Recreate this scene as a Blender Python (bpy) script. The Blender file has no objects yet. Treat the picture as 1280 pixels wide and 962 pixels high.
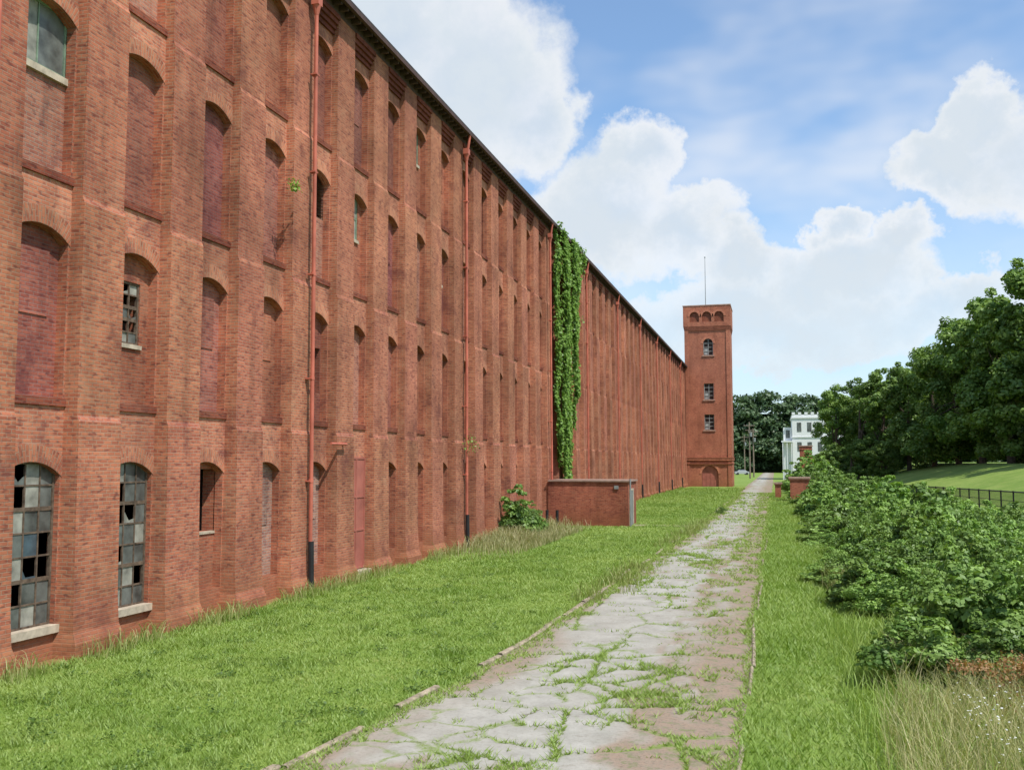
import bpy, math, random
import numpy as np
from mathutils import Vector
random.seed(7); rng=np.random.default_rng(11)
scene=bpy.context.scene
col=scene.collection
R=math.radians
# ---------------------------------------------------------------- helpers
def link(o,parent=None):
    col.objects.link(o)
    if parent: o.parent=parent
    return o
def empty(name,loc=(0,0,0)):
    o=bpy.data.objects.new(name,None); o.location=loc; return link(o)
class NT:
    def __init__(s,nt): s.nt=nt; s.n=nt.nodes; s.l=nt.links
    def node(s,t,**k):
        n=s.n.new(t)
        for a,b in k.items(): setattr(n,a,b)
        return n
    def put(s,sock,v):
        if isinstance(v,bpy.types.NodeSocket): s.l.new(v,sock)
        elif v is not None: sock.default_value=v
    def math(s,op,a,b=None,c=None,clamp=False):
        n=s.node('ShaderNodeMath',operation=op,use_clamp=clamp)
        s.put(n.inputs[0],a)
        if b is not None: s.put(n.inputs[1],b)
        if c is not None: s.put(n.inputs[2],c)
        return n.outputs[0]
    def vmath(s,op,a,b=None):
        n=s.node('ShaderNodeVectorMath',operation=op); s.put(n.inputs[0],a)
        if b is not None: s.put(n.inputs[1],b)
        return n.outputs['Value'] if op in('LENGTH','DISTANCE','DOT_PRODUCT') else n.outputs[0]
    def scale(s,a,f):
        n=s.node('ShaderNodeVectorMath',operation='SCALE'); s.put(n.inputs[0],a); s.put(n.inputs['Scale'],f); return n.outputs[0]
    def mix(s,f,a,b,blend='MIX'):
        n=s.node('ShaderNodeMix',data_type='RGBA',blend_type=blend,clamp_factor=True)
        s.put(n.inputs[0],f); s.put(n.inputs[6],a); s.put(n.inputs[7],b); return n.outputs[2]
    def noise(s,vec,scale,detail=4,rough=.55,dist=0.):
        n=s.node('ShaderNodeTexNoise'); s.put(n.inputs['Vector'],vec)
        n.inputs['Scale'].default_value=scale; n.inputs['Detail'].default_value=detail
        n.inputs['Roughness'].default_value=rough; n.inputs['Distortion'].default_value=dist
        return n
    def ramp(s,f,a,b,c0=0.,c1=1.,smooth=False):
        n=s.node('ShaderNodeMapRange',clamp=True)
        if smooth: n.interpolation_type='SMOOTHSTEP'
        s.put(n.inputs[0],f); n.inputs[1].default_value=a; n.inputs[2].default_value=b
        n.inputs[3].default_value=c0; n.inputs[4].default_value=c1; return n.outputs[0]
    def scalevec(s,v,sc):
        n=s.node('ShaderNodeMapping'); s.put(n.inputs[0],v); n.inputs['Scale'].default_value=sc; return n.outputs[0]
def newmat(name):
    m=bpy.data.materials.new(name); m.use_nodes=True
    t=NT(m.node_tree); b=t.n['Principled BSDF']; b.inputs['Specular IOR Level'].default_value=.25
    return m,t,b
def rgb(*c): return (c[0],c[1],c[2],1.)
def simple(name,c,rough=.7,metal=0.,var=.25,scale=3.,spec=.3,bump=0.):
    m,t,b=newmat(name)
    tc=t.node('ShaderNodeTexCoord').outputs['Object']
    n=t.noise(tc,scale,4)
    f=t.ramp(n.outputs[0],.3,.7,1-var,1+var)
    t.put(b.inputs['Base Color'],t.scale(c,f)); b.inputs['Roughness'].default_value=rough
    b.inputs['Metallic'].default_value=metal; b.inputs['Specular IOR Level'].default_value=spec
    if bump:
        bp=t.node('ShaderNodeBump'); bp.inputs['Strength'].default_value=.6; bp.inputs['Distance'].default_value=bump
        t.put(bp.inputs['Height'],n.outputs[0]); t.put(b.inputs['Normal'],bp.outputs[0])
    return m
def brickmat(name,c1,c2,mortar,stain=1.):
    m,t,b=newmat(name)
    uv=t.node('ShaderNodeUVMap').outputs[0]
    tc=t.node('ShaderNodeTexCoord').outputs['Object']
    br=t.node('ShaderNodeTexBrick'); t.put(br.inputs['Vector'],uv)
    br.inputs['Color1'].default_value=rgb(*c1); br.inputs['Color2'].default_value=rgb(*c2)
    br.inputs['Mortar'].default_value=rgb(*mortar); br.inputs['Scale'].default_value=1.
    br.inputs['Mortar Size'].default_value=.009; br.inputs['Mortar Smooth'].default_value=.3
    br.inputs['Brick Width'].default_value=.225; br.inputs['Row Height'].default_value=.077
    br.inputs['Bias'].default_value=-.1
    c=br.outputs['Color']
    n2=t.noise(t.scalevec(uv,(4.4,13,1)),1.,1,.5)
    c=t.mix(t.ramp(n2.outputs[0],.62,.72,0,.45*stain),c,rgb(.52,.27,.16))
    c=t.mix(t.ramp(n2.outputs[0],.42,.30,0,.7),c,rgb(.17,.055,.045))
    n1=t.noise(tc,.33,5,.65); f1=t.ramp(n1.outputs[0],.3,.7,1-.40*stain,1+.16*stain)
    st=t.noise(t.scalevec(tc,(1.5,1.5,.14)),1.,4,.6); f3=t.ramp(st.outputs[0],.48,.74,1.,1-.34*stain)
    c=t.scale(c,t.math('MULTIPLY',f1,f3))
    n4=t.noise(tc,.9,6,.74)
    c=t.mix(t.ramp(n4.outputs[0],.54,.70,0,.36*stain),c,rgb(.50,.27,.17))
    c=t.mix(t.ramp(n4.outputs[0],.46,.32,0,.65*stain),c,rgb(.15,.048,.042))
    n6=t.noise(t.scalevec(tc,(1.,1.,.45)),2.3,4,.7)
    c=t.mix(t.ramp(n6.outputs[0],.60,.74,0,.5*stain),c,rgb(.085,.045,.04))
    sep=t.node('ShaderNodeSeparateXYZ'); t.put(sep.inputs[0],tc)
    zz=t.math('ADD',sep.outputs[2],t.math('MULTIPLY',n4.outputs[0],-1.2))
    c=t.mix(t.ramp(zz,-.4,.6,.6,0),c,rgb(.30,.12,.06))
    zt=t.math('SUBTRACT',zz,t.math('MULTIPLY',n1.outputs[0],2.))
    if stain>.8: c=t.mix(t.ramp(zt,14.6,17.2,0,.30),c,rgb(.17,.06,.055))
    at=t.node('ShaderNodeAttribute',attribute_name='tint').outputs['Color']
    c=t.mix(1.,c,at,'MULTIPLY')
    t.put(b.inputs['Base Color'],c); b.inputs['Roughness'].default_value=.92; b.inputs['Specular IOR Level'].default_value=.12
    bp=t.node('ShaderNodeBump'); bp.inputs['Strength'].default_value=.8; bp.inputs['Distance'].default_value=.014
    t.put(bp.inputs['Height'],t.math('SUBTRACT',t.math('MULTIPLY',n2.outputs[0],.5),br.outputs['Fac'])); t.put(b.inputs['Normal'],bp.outputs[0])
    return m
def leafmat(name,c,c2,transl=.22,rv=.2):
    m=bpy.data.materials.new(name); m.use_nodes=True; t=NT(m.node_tree); t.n.remove(t.n['Principled BSDF'])
    at=t.node('ShaderNodeAttribute',attribute_name='tint').outputs['Fac']
    oi=t.node('ShaderNodeObjectInfo').outputs['Random']
    cc=t.scale(t.mix(at,rgb(*c),rgb(*c2)),t.ramp(oi,0,1,1-rv,1+rv))
    b=t.node('ShaderNodeBsdfDiffuse'); t.put(b.inputs[0],cc)
    gl=t.node('ShaderNodeBsdfGlossy'); gl.inputs[0].default_value=(.8,.85,.8,1); gl.inputs[1].default_value=.5
    m0=t.node('ShaderNodeMixShader'); m0.inputs[0].default_value=.04
    t.l.new(b.outputs[0],m0.inputs[1]); t.l.new(gl.outputs[0],m0.inputs[2])
    tr=t.node('ShaderNodeBsdfTranslucent'); t.put(tr.inputs[0],t.mix(1.,cc,rgb(1.25,1.3,.5),'MULTIPLY'))
    ms=t.node('ShaderNodeMixShader'); ms.inputs[0].default_value=transl
    t.l.new(m0.outputs[0],ms.inputs[1]); t.l.new(tr.outputs[0],ms.inputs[2])
    t.l.new(ms.outputs[0],t.n['Material Output'].inputs[0])
    return m
class MB:
    def __init__(s): s.v=[];s.f=[];s.uv=[];s.t=[];s.m=[]
    def face(s,ps,tint=(1,1,1),mat=0,uvs=None):
        i=len(s.v); s.v+=[tuple(p) for p in ps]; s.f.append(tuple(range(i,i+len(ps))))
        if uvs is None:
            n=Vector((0,0,0)); P=[Vector(p) for p in ps]
            for a in range(1,len(P)-1): n+=(P[a]-P[0]).cross(P[a+1]-P[0])
            ax,ay,az=abs(n.x),abs(n.y),abs(n.z)
            if az>ax*1.2 and az>ay*1.2: uvs=[(p[1],p[0]) for p in ps]
            elif ax>=ay: uvs=[(p[1],p[2]) for p in ps]
            else: uvs=[(p[0]+.11,p[2]) for p in ps]
        s.uv+=list(uvs); s.t.append(tint); s.m.append(mat)
    def box(s,x0,x1,y0,y1,z0,z1,tint=(1,1,1),mat=0,skip=''):
        a=[(x0,y0,z0),(x1,y0,z0),(x1,y1,z0),(x0,y1,z0),(x0,y0,z1),(x1,y0,z1),(x1,y1,z1),(x0,y1,z1)]
        F={'b':(3,2,1,0),'t':(4,5,6,7),'f':(0,1,5,4),'r':(1,2,6,5),'k':(2,3,7,6),'l':(3,0,4,7)}
        for k,q in F.items():
            if k not in skip: s.face([a[i] for i in q],tint,mat)
    def cyl(s,p0,p1,r0,r1,n=8,tint=(1,1,1),mat=0):
        p0=Vector(p0);p1=Vector(p1);d=(p1-p0).normalized()
        a=d.orthogonal().normalized(); b=d.cross(a)
        c0=[p0+(a*math.cos(t)+b*math.sin(t))*r0 for t in [2*math.pi*i/n for i in range(n)]]
        c1=[p1+(a*math.cos(t)+b*math.sin(t))*r1 for t in [2*math.pi*i/n for i in range(n)]]
        for i in range(n): j=(i+1)%n; s.face([c0[i],c0[j],c1[j],c1[i]],tint,mat)
        s.face(c0[::-1],tint,mat); s.face(c1,tint,mat)
    def build(s,name,mats,parent=None,smooth=False):
        me=bpy.data.meshes.new(name); me.from_pydata(s.v,[],s.f)
        for m in mats: me.materials.append(m)
        u=me.uv_layers.new(name='UVMap'); u.data.foreach_set('uv',np.array(s.uv,dtype=np.float32).ravel())
        a=me.attributes.new('tint','FLOAT_COLOR','FACE')
        a.data.foreach_set('color',np.array([(t[0],t[1],t[2],1) for t in s.t],dtype=np.float32).ravel())
        me.polygons.foreach_set('material_index',s.m)
        me.update(); o=bpy.data.objects.new(name,me); return link(o,parent)
def rawmesh(name,verts,k,tint,mat):
    N=len(verts)//k; me=bpy.data.meshes.new(name)
    me.vertices.add(N*k); me.vertices.foreach_set('co',verts.astype(np.float32).ravel())
    me.loops.add(N*k); me.loops.foreach_set('vertex_index',np.arange(N*k,dtype=np.int32))
    me.polygons.add(N); me.polygons.foreach_set('loop_start',np.arange(0,N*k,k,dtype=np.int32))
    me.polygons.foreach_set('loop_total',np.full(N,k,dtype=np.int32))
    a=me.attributes.new('tint','FLOAT','FACE'); a.data.foreach_set('value',np.clip(tint,0,1).astype(np.float32))
    me.materials.append(mat); me.update(calc_edges=True); return me
def norm(v): return v/(np.linalg.norm(v,axis=1,keepdims=True)+1e-9)
def leafverts(P,Nn,size,aspect=.62):
    n=len(P); r=norm(rng.normal(size=(n,3))); t=norm(np.cross(Nn,r)); b=np.cross(Nn,t)
    s=size.reshape(-1,1)
    v=np.empty((n,4,3)); v[:,0]=P-t*s*.5; v[:,1]=P+b*s*aspect*.5+Nn*s*.08; v[:,2]=P+t*s*.5; v[:,3]=P-b*s*aspect*.5+Nn*s*.08
    return v.reshape(-1,3)
def bladeverts(x,y,z,h,w,lean):
    n=len(x); a=rng.uniform(0,2*np.pi,n); l=rng.uniform(0,2*np.pi,n)
    d=np.stack([np.cos(a),np.sin(a),0*a],1)*(w/2)[:,None]
    p=np.stack([x,y,z],1); tip=p+np.stack([np.cos(l)*lean*h,np.sin(l)*lean*h,h],1)
    v=np.empty((n,3,3)); v[:,0]=p-d; v[:,1]=p+d; v[:,2]=tip
    return v.reshape(-1,3)
def hsh(i,j,k=0):
    n=np.sin(i*127.1+j*311.7+k*74.7)*43758.5453; return n-np.floor(n)
def vnoise(x,y,k=0):
    i=np.floor(x);j=np.floor(y);fx=x-i;fy=y-j;fx=fx*fx*(3-2*fx);fy=fy*fy*(3-2*fy)
    return (hsh(i,j,k)*(1-fx)+hsh(i+1,j,k)*fx)*(1-fy)+(hsh(i,j+1,k)*(1-fx)+hsh(i+1,j+1,k)*fx)*fy
def fbm(x,y,k=0): return .5*vnoise(x,y,k)+.3*vnoise(x*2.1,y*2.1,k+1)+.2*vnoise(x*4.3,y*4.3,k+2)
def gz(x,y):
    t=np.clip((np.asarray(x,float)-9)/17,0,1); return 3.6*(.5*t+.5*t*t*(3-2*t))
RY=[0,5,11.8,16,24,40,55,97,400]; RX=[-7.4,-6.9,-5.9,-5.35,-5.0,-4.75,-4.55,-4.25,-4.2]
def xl(y): return np.interp(y,RY,RX)+.05*np.sin(np.asarray(y)*.7)
def xr(y): return -.55+.05*np.sin(np.asarray(y)*.45)
# ---------------------------------------------------------------- materials
M_br=brickmat('brick_red',(.53,.18,.10),(.375,.112,.068),(.43,.25,.175))
M_tw=brickmat('brick_tower',(.52,.18,.10),(.40,.125,.075),(.42,.25,.18),.7)
M_roof=simple('roof_dark',(.05,.04,.04),.85)
M_eave=simple('eave_timber',(.08,.045,.04),.8)
M_pipe=simple('painted_pipe',(.46,.13,.085),.55,var=.25,scale=1.5)
M_blk=simple('black_iron',(.02,.02,.022),.5)
M_conc=simple('concrete_sill',(.45,.38,.29),.9,var=.3,scale=5)
M_frame=simple('steel_frame',(.12,.085,.06),.8,var=.5,scale=9)
M_green=simple('green_frame',(.18,.25,.18),.6,var=.3,scale=6)
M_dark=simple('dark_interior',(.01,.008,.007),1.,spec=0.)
M_pane=simple('dirty_glass',(.11,.12,.11),.35,var=.6,scale=2.5,spec=.5)
M_paneW=simple('whitewashed_glass',(.27,.265,.225),.6,var=.45,scale=3)
M_paneB=simple('blue_glass',(.06,.09,.11),.2,var=.4,scale=3,spec=.6)
M_door=simple('red_metal_door',(.36,.12,.09),.6,var=.2,scale=1.5)
M_white=simple('white_paint',(.74,.74,.73),.6,var=.06)
M_wood=simple('weathered_wood',(.22,.17,.13),.9)
M_bark=simple('bark',(.10,.075,.055),.95,var=.4,scale=4,bump=.03)
M_steel=simple('galvanised_steel',(.30,.31,.31),.5,.5,var=.2)
# ---------------------------------------------------------------- camera
cam=bpy.data.cameras.new('camera'); co=link(bpy.data.objects.new('camera',cam))
cam.sensor_width=36; cam.lens=33.75; cam.clip_end=6000; cam.clip_start=.1
co.location=(0,0,3.8); co.rotation_euler=(R(90+4.57),0,R(15.3)); scene.camera=co
# ---------------------------------------------------------------- sun + sky
sd=Vector((.54,-.36,1.02)).normalized()
sl=bpy.data.lights.new('sun','SUN'); sl.energy=4.95; sl.angle=R(.6); sl.color=(1,.955,.88)
so=link(bpy.data.objects.new('sun',sl)); so.rotation_euler=sd.to_track_quat('Z','Y').to_euler(); so.location=(40,-40,60)
w=bpy.data.worlds.new('World'); scene.world=w; w.use_nodes=True; t=NT(w.node_tree); t.n.clear()
sky=t.node('ShaderNodeTexSky',sky_type='NISHITA'); sky.sun_disc=False
sky.sun_elevation=math.asin(sd.z); sky.sun_rotation=math.atan2(sd.x,sd.y); sky.air_density=1.; sky.dust_density=.6; sky.ozone_density=2.
g=t.node('ShaderNodeTexCoord').outputs['Generated']
sp=t.node('ShaderNodeSeparateXYZ'); t.put(sp.inputs[0],g)
az=t.math('ARCTAN2',sp.outputs[0],sp.outputs[1]); el=t.math('ARCSINE',sp.outputs[2])
cb=t.node('ShaderNodeCombineXYZ'); t.put(cb.inputs[0],az); t.put(cb.inputs[1],el); p=cb.outputs[0]
def warp(pv,scale,amp,detail):
    n=t.noise(g,scale,detail,.64)
    q=t.scale(t.vmath('SUBTRACT',n.outputs['Color'],(.5,.5,.5)),amp)
    return t.vmath('ADD',pv,t.vmath('MULTIPLY',q,(1,1,0)))
pw=warp(warp(p,7,.11,2),24,.075,5)
lobes=[(-.309,.385,.115,.12),(-.40,.43,.12,.09),(-.25,.345,.06,.07),(-.36,.30,.1,.1),
 (-.134,.30,.048,.05),(-.165,.25,.085,.07),(-.088,.23,.07,.055),(-.03,.195,.06,.045),(-.21,.22,.06,.09),
 (.058,.225,.034,.030),(.12,.20,.06,.032),(.07,.18,.11,.04),(.205,.31,.042,.05),(.18,.27,.07,.045),(.26,.265,.1,.07),
 (-.05,.14,.3,.05),(.15,.14,.16,.04),(.5,.3,.16,.12),(.9,.25,.3,.14),(-.9,.35,.3,.2),(1.8,.3,.4,.2),(3.,.3,.4,.2)]
mx=None
for (a,e,rx,ry) in lobes:
    d=t.vmath('MULTIPLY',t.vmath('SUBTRACT',pw,(a,e,0)),(1/rx,1/ry,0)); s_=t.math('SUBTRACT',1.,t.vmath('LENGTH',d))
    mx=s_ if mx is None else t.math('SMOOTH_MAX',mx,s_,.12)
dens=t.ramp(mx,-.08,.34,0,1,True)
n2=t.noise(g,14,5,.62); n3=t.noise(t.vmath('MULTIPLY',g,(1,1,2.2)),2.6,4,.6)
wisp=t.ramp(n3.outputs[0],.44,.74,0,.55,True)
low=t.ramp(el,.0,.34,.66,.08,True)
dens=t.math('MULTIPLY',dens,t.ramp(n2.outputs[0],.3,.6,.8,1.))
tot=t.math('MAXIMUM',dens,t.math('ADD',wisp,low,clamp=True))
shade=t.math('ADD',t.math('MULTIPLY',mx,.5),t.math('MULTIPLY',n2.outputs[0],.9))
cc=t.mix(t.ramp(shade,.42,.88,0,1,True),rgb(1,1,1),rgb(.72,.80,.88))
cc=t.mix(t.ramp(el,.08,.22,.75,0),cc,rgb(.74,.87,.97))
b1=t.node('ShaderNodeBackground'); t.put(b1.inputs[0],t.mix(1.,sky.outputs[0],rgb(.95,1.22,1.35),'MULTIPLY')); b1.inputs[1].default_value=.15
b2=t.node('ShaderNodeBackground'); t.put(b2.inputs[0],cc); b2.inputs[1].default_value=.97
ms=t.node('ShaderNodeMixShader'); t.put(ms.inputs[0],tot); t.l.new(b1.outputs[0],ms.inputs[1]); t.l.new(b2.outputs[0],ms.inputs[2])
wo=t.node('ShaderNodeOutputWorld'); t.l.new(ms.outputs[0],wo.inputs[0])
# ---------------------------------------------------------------- ground
def gridmesh(name,xs,ys,zf,mat):
    X,Y=np.meshgrid(xs,ys); Z=zf(X,Y); nx,ny=len(xs),len(ys)
    V=np.stack([X,Y,Z],-1).reshape(-1,3)
    i=(np.arange(ny-1)[:,None]*nx+np.arange(nx-1)[None]).ravel()
    F=np.stack([i,i+1,i+1+nx,i+nx],1)
    me=bpy.data.meshes.new(name); me.vertices.add(len(V)); me.vertices.foreach_set('co',V.astype(np.float32).ravel())
    me.loops.add(F.size); me.loops.foreach_set('vertex_index',F.ravel().astype(np.int32))
    me.polygons.add(len(F)); me.polygons.foreach_set('loop_start',np.arange(0,F.size,4,dtype=np.int32)); me.polygons.foreach_set('loop_total',np.full(len(F),4,dtype=np.int32))
    me.polygons.foreach_set('use_smooth',np.ones(len(F),dtype=bool))
    me.materials.append(mat); me.update(calc_edges=True); return me
m,t,b=newmat('grass_ground')
tc=t.node('ShaderNodeTexCoord').outputs['Object']
n1=t.noise(tc,.22,4,.7); n2=t.noise(tc,9,4,.75); n3=t.noise(tc,1.3,4,.65)
c=t.mix(t.ramp(n1.outputs[0],.35,.65),rgb(.15,.245,.035),rgb(.25,.335,.07))
c=t.mix(t.ramp(n3.outputs[0],.50,.72,0,.6),c,rgb(.33,.34,.11))
c=t.mix(t.ramp(n3.outputs[0],.46,.32,0,.4),c,rgb(.10,.17,.025))
c=t.mix(t.ramp(n2.outputs[0],.35,.60,.5,0),c,rgb(.07,.13,.02))
sep=t.node('ShaderNodeSeparateXYZ'); t.put(sep.inputs[0],tc)
fd=t.math('MULTIPLY',t.ramp(t.math('ADD',sep.outputs[0],t.math('MULTIPLY',n3.outputs[0],.9)),-12.9,-12.1,.85,0),t.ramp(sep.outputs[0],-14.,-13.9,0,1))
c=t.mix(fd,c,rgb(.26,.13,.065))
t.put(b.inputs['Base Color'],c); b.inputs['Roughness'].default_value=.95
bp=t.node('ShaderNodeBump'); bp.inputs['Strength'].default_value=.6; bp.inputs['Distance'].default_value=.05
t.put(bp.inputs['Height'],n2.outputs[0]); t.put(b.inputs['Normal'],bp.outputs[0]); M_ground=m
xs=np.unique(np.concatenate([[-3000,-1000,-300,-120,-60,-30],np.arange(-16,30,1.),[34,40,60,120,300,1000,3000]]))
ys=np.unique(np.concatenate([[-3000,-500,-100,-30],np.arange(-10,80,2.),np.arange(80,400,8),[500,800,1500,3500]]))
link(bpy.data.objects.new('ground',gridmesh('ground',xs,ys,lambda X,Y:gz(X,Y),M_ground)))
# ---------------------------------------------------------------- road
ys=[6.]
while ys[-1]<345: ys.append(ys[-1]*1.0031)
ys=np.array(ys); us=np.linspace(0,1,120)
U,Y=np.meshgrid(us,ys); X=xl(Y)*(1-U)+xr(Y)*U
def cells(x,y,sx,sy,k):
    x=x+.30*(fbm(x*1.3,y*1.3,k+5)-.5)+.18*(fbm(x*6,y*6,k+9)-.5); y=y+.4*(fbm(x*1.1+9,y*1.1,k+6)-.5)+.18*(fbm(x*6,y*6+5,k+9)-.5)
    gx=np.floor(x/sx);gy=np.floor(y/sy); d1=np.full(x.shape,9.);d2=np.full(x.shape,9.);cid=np.zeros(x.shape)
    for i in(-1,0,1):
        for j in(-1,0,1):
            cx=gx+i;cy=gy+j; px=(cx+.06+.88*hsh(cx,cy,k))*sx; py=(cy+.06+.88*hsh(cx,cy,k+1))*sy
            d=np.hypot(x-px,y-py); h=hsh(cx,cy,k+3); cid=np.where(d<d1,h,cid)
            d2=np.where(d<d1,d1,np.minimum(d2,d)); d1=np.minimum(d1,d)
    return d2-d1,cid
def roadf(x,y):
    e1,c1=cells(x,y,1.5,2.1,0); e2,c2=cells(x,y,.8,1.1,20)
    m=fbm(x*.6,y*.3,50)
    e=np.where(m>.52,np.minimum(e1,e2*.9+.015),e1); c=np.where(m>.52,c2,c1)
    side=(x-(xr(y)-1.3))/.5
    dirt=1/(1+np.exp(-(side+3.4*(fbm(x*1.4,y*.7,70)-.5))*2.2))
    leftd=1/(1+np.exp(-((xl(y)+.5-x)/.28+6*(fbm(x*.9,y*.22,80)-.5))*1.8))
    dirt=np.clip(np.maximum(dirt,leftd)+np.clip((fbm(x*1.0,y*.45,90)-.61)*6,0,.85),0,1)
    return e,c,dirt
E,Cc,D=roadf(X,Y)
Z=.022+.016*(Cc-.5)-.012*np.exp(-(E/.035)**2)+.006*(fbm(X*3,Y*3,30)-.5)-.012*D
m,t,b=newmat('cracked_concrete')
tc=t.node('ShaderNodeTexCoord').outputs['Object']
at=t.node('ShaderNodeAttribute',attribute_name='rd').outputs['Color']; s3=t.node('ShaderNodeSeparateColor'); t.put(s3.inputs[0],at)
e,ci,di=s3.outputs[0],s3.outputs[1],s3.outputs[2]
n1=t.noise(tc,1.6,5,.7); n2=t.noise(tc,22,4,.7); n3=t.noise(tc,.5,4,.6); n4=t.noise(tc,4,6,.75)
con=t.mix(t.ramp(n1.outputs[0],.3,.7),rgb(.29,.28,.24),rgb(.45,.435,.385))
con=t.mix(t.math('MULTIPLY',ci,.35),con,rgb(.31,.285,.235))
con=t.mix(t.ramp(n2.outputs[0],.5,.75,0,.4),con,rgb(.16,.14,.12))
dr=t.mix(t.ramp(n4.outputs[0],.3,.7),rgb(.20,.14,.10),rgb(.36,.275,.20))
dr=t.mix(t.ramp(n2.outputs[0],.52,.7,0,.65),dr,rgb(.11,.075,.055))
c=t.mix(t.math('MULTIPLY',di,t.ramp(n4.outputs[0],.3,.55,.5,1.)),con,dr)
c=t.mix(t.ramp(n4.outputs[0],.58,.70,0,.55),c,rgb(.15,.125,.09))
c=t.mix(t.math('MULTIPLY',di,t.ramp(n4.outputs[0],.47,.38,0,.7)),c,rgb(.15,.18,.05))
ew=t.math('ADD',e,t.math('MULTIPLY',n2.outputs[0],-.05))
c=t.mix(t.math('MULTIPLY',t.ramp(ew,-.015,.012,.9,0),t.ramp(n1.outputs[0],.35,.5,.3,1)),c,rgb(.09,.08,.045))
gr=t.math('MULTIPLY',t.ramp(ew,.02,.11,1,0),t.ramp(n3.outputs[0],.42,.6,.0,1))
gr=t.math('MULTIPLY',gr,t.ramp(n2.outputs[0],.35,.55,.2,1))
c=t.mix(gr,c,rgb(.18,.24,.06))
t.put(b.inputs['Base Color'],c); b.inputs['Roughness'].default_value=.9
bp=t.node('ShaderNodeBump'); bp.inputs['Strength'].default_value=.5; bp.inputs['Distance'].default_value=.02
t.put(bp.inputs['Height'],n2.outputs[0]); t.put(b.inputs['Normal'],bp.outputs[0])
me=gridmesh('road',us,ys,lambda a,b_:a*0,m)
me.vertices.foreach_set('co',np.stack([X,Y,Z],-1).astype(np.float32).ravel())
a=me.attributes.new('rd','FLOAT_COLOR','POINT'); a.data.foreach_set('color',np.stack([E,Cc,D,D*0+1],-1).astype(np.float32).ravel()); me.update()
link(bpy.data.objects.new('road',me))
def kerb(fn,side,zt,wd,skip,y0=7.,y1=200.):
    k=MB(); y=y0
    while y<y1:
        L=random.uniform(.9,2.6)*(1 if y<60 else 3)
        if random.random()>skip*(1 if y<30 else 2):
            x0=float(fn(y));x1=float(fn(y+L)); o=random.uniform(-.04,.04); z=zt+random.uniform(-.04,.015); z2=z+random.uniform(-.03,.03)
            wdt=wd*random.uniform(.8,1.1); a=side*wdt; n=5
            for i in range(n):
                f0=i/n;f1=(i+1)/n; ya=y+L*f0+(.02 if i==0 else 0); yb=y+L*f1-(.02 if i==n-1 else 0)
                xa=x0+(x1-x0)*f0+o;xb=x0+(x1-x0)*f1+o; za=z+(z2-z)*f0;zb=z+(z2-z)*f1
                lo,hi=(min(0,a),max(0,a)); c=.025
                k.face([(xa+lo+c,ya,za),(xa+hi-c,ya,za),(xb+hi-c,yb,zb),(xb+lo+c,yb,zb)])
                k.face([(xa+hi-c,ya,za),(xa+hi,ya,za-c),(xb+hi,yb,zb-c),(xb+hi-c,yb,zb)])
                k.face([(xa+lo,ya,za-c),(xa+lo+c,ya,za),(xb+lo+c,yb,zb),(xb+lo,yb,zb-c)])
                k.face([(xa+hi,ya,za-c),(xa+hi,ya,-.05),(xb+hi,yb,-.05),(xb+hi,yb,zb-c)])
                k.face([(xa+lo,ya,-.05),(xa+lo,ya,za-c),(xb+lo,yb,zb-c),(xb+lo,yb,-.05)])
                if i==0: k.face([(xa+lo,ya,-.05),(xa+hi,ya,-.05),(xa+hi,ya,za-c),(xa+lo,ya,za-c)])
        y+=L
    return k
M_kerb=simple('kerb_concrete',(.30,.245,.175),.95,var=.5,scale=6,bump=.02)
kerb(xl,-1,.08,.13,.12).build('kerb',[M_kerb])
kerb(xr,1,.05,.08,.2).build('kerb',[M_kerb])
k=MB(); k.box(-8.3,-4.6,57.2,58.5,-.02,.035); k.build('path',[M_kerb])
# ---------------------------------------------------------------- mill building
mill=empty('brick_mill_building')
PITCH=2.90; Y0=15.2; SP=-13.60; IN=-13.82; K0=-4; K1=46
YS=Y0+PITCH*(K0-.5); YE=151.
ROWS=[(.65,3.8),(5.05,8.4),(9.5,12.9),(13.9,17.2)]; TOP=18.25
hw=.76; ch=.815; ph=PITCH/2-ch
wall=MB(); rings=MB(); inf=MB(); sills=MB(); dark=MB(); fr=MB(); pan=MB()
special={ (0,0):'sash',(1,0):'sash',(2,0):'halfhole',(5,0):'door',(1,1):'smallwin',(4,1):'smalldoor',(0,2):'topwin',(4,2):'louvre',(5,2):'winw',
 (7,3):'winw',(10,3):'slot',(10,2):'slot2',(10,1):'slot2',(12,3):'winw',(12,2):'smallwin',(11,2):'smallwin',(-2,0):'sash',(-1,1):'smallwin',(8,2):'winw'}
def infill(yc,z0,z1,tint,hole=None,x=IN):
    ya,yb=yc-ch,yc+ch
    if hole is None:
        inf.face([(x,ya,z0),(x,yb,z0),(x,yb,z1),(x,ya,z1)],tint); return
    h0,h1,w0,w1=hole
    for (a,b_,c_,d) in((ya,h0,z0,z1),(h1,yb,z0,z1),(h0,h1,z0,w0),(h0,h1,w1,z1)):
        if b_-a>.01 and d-c_>.01: inf.face([(x,a,c_),(x,b_,c_),(x,b_,d),(x,a,d)],tint)
    xb=x-.35
    inf.face([(x,h1,w0),(xb,h1,w0),(xb,h1,w1),(x,h1,w1)],tint); inf.face([(xb,h0,w0),(x,h0,w0),(x,h0,w1),(xb,h0,w1)],tint)
    inf.face([(xb,h0,w1),(x,h0,w1),(x,h1,w1),(xb,h1,w1)],tint); inf.face([(x,h0,w0),(xb,h0,w0),(xb,h1,w0),(x,h1,w0)],tint)
    dark.face([(xb,h0,w0),(xb,h1,w0),(xb,h1,w1),(xb,h0,w1)])
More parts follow.
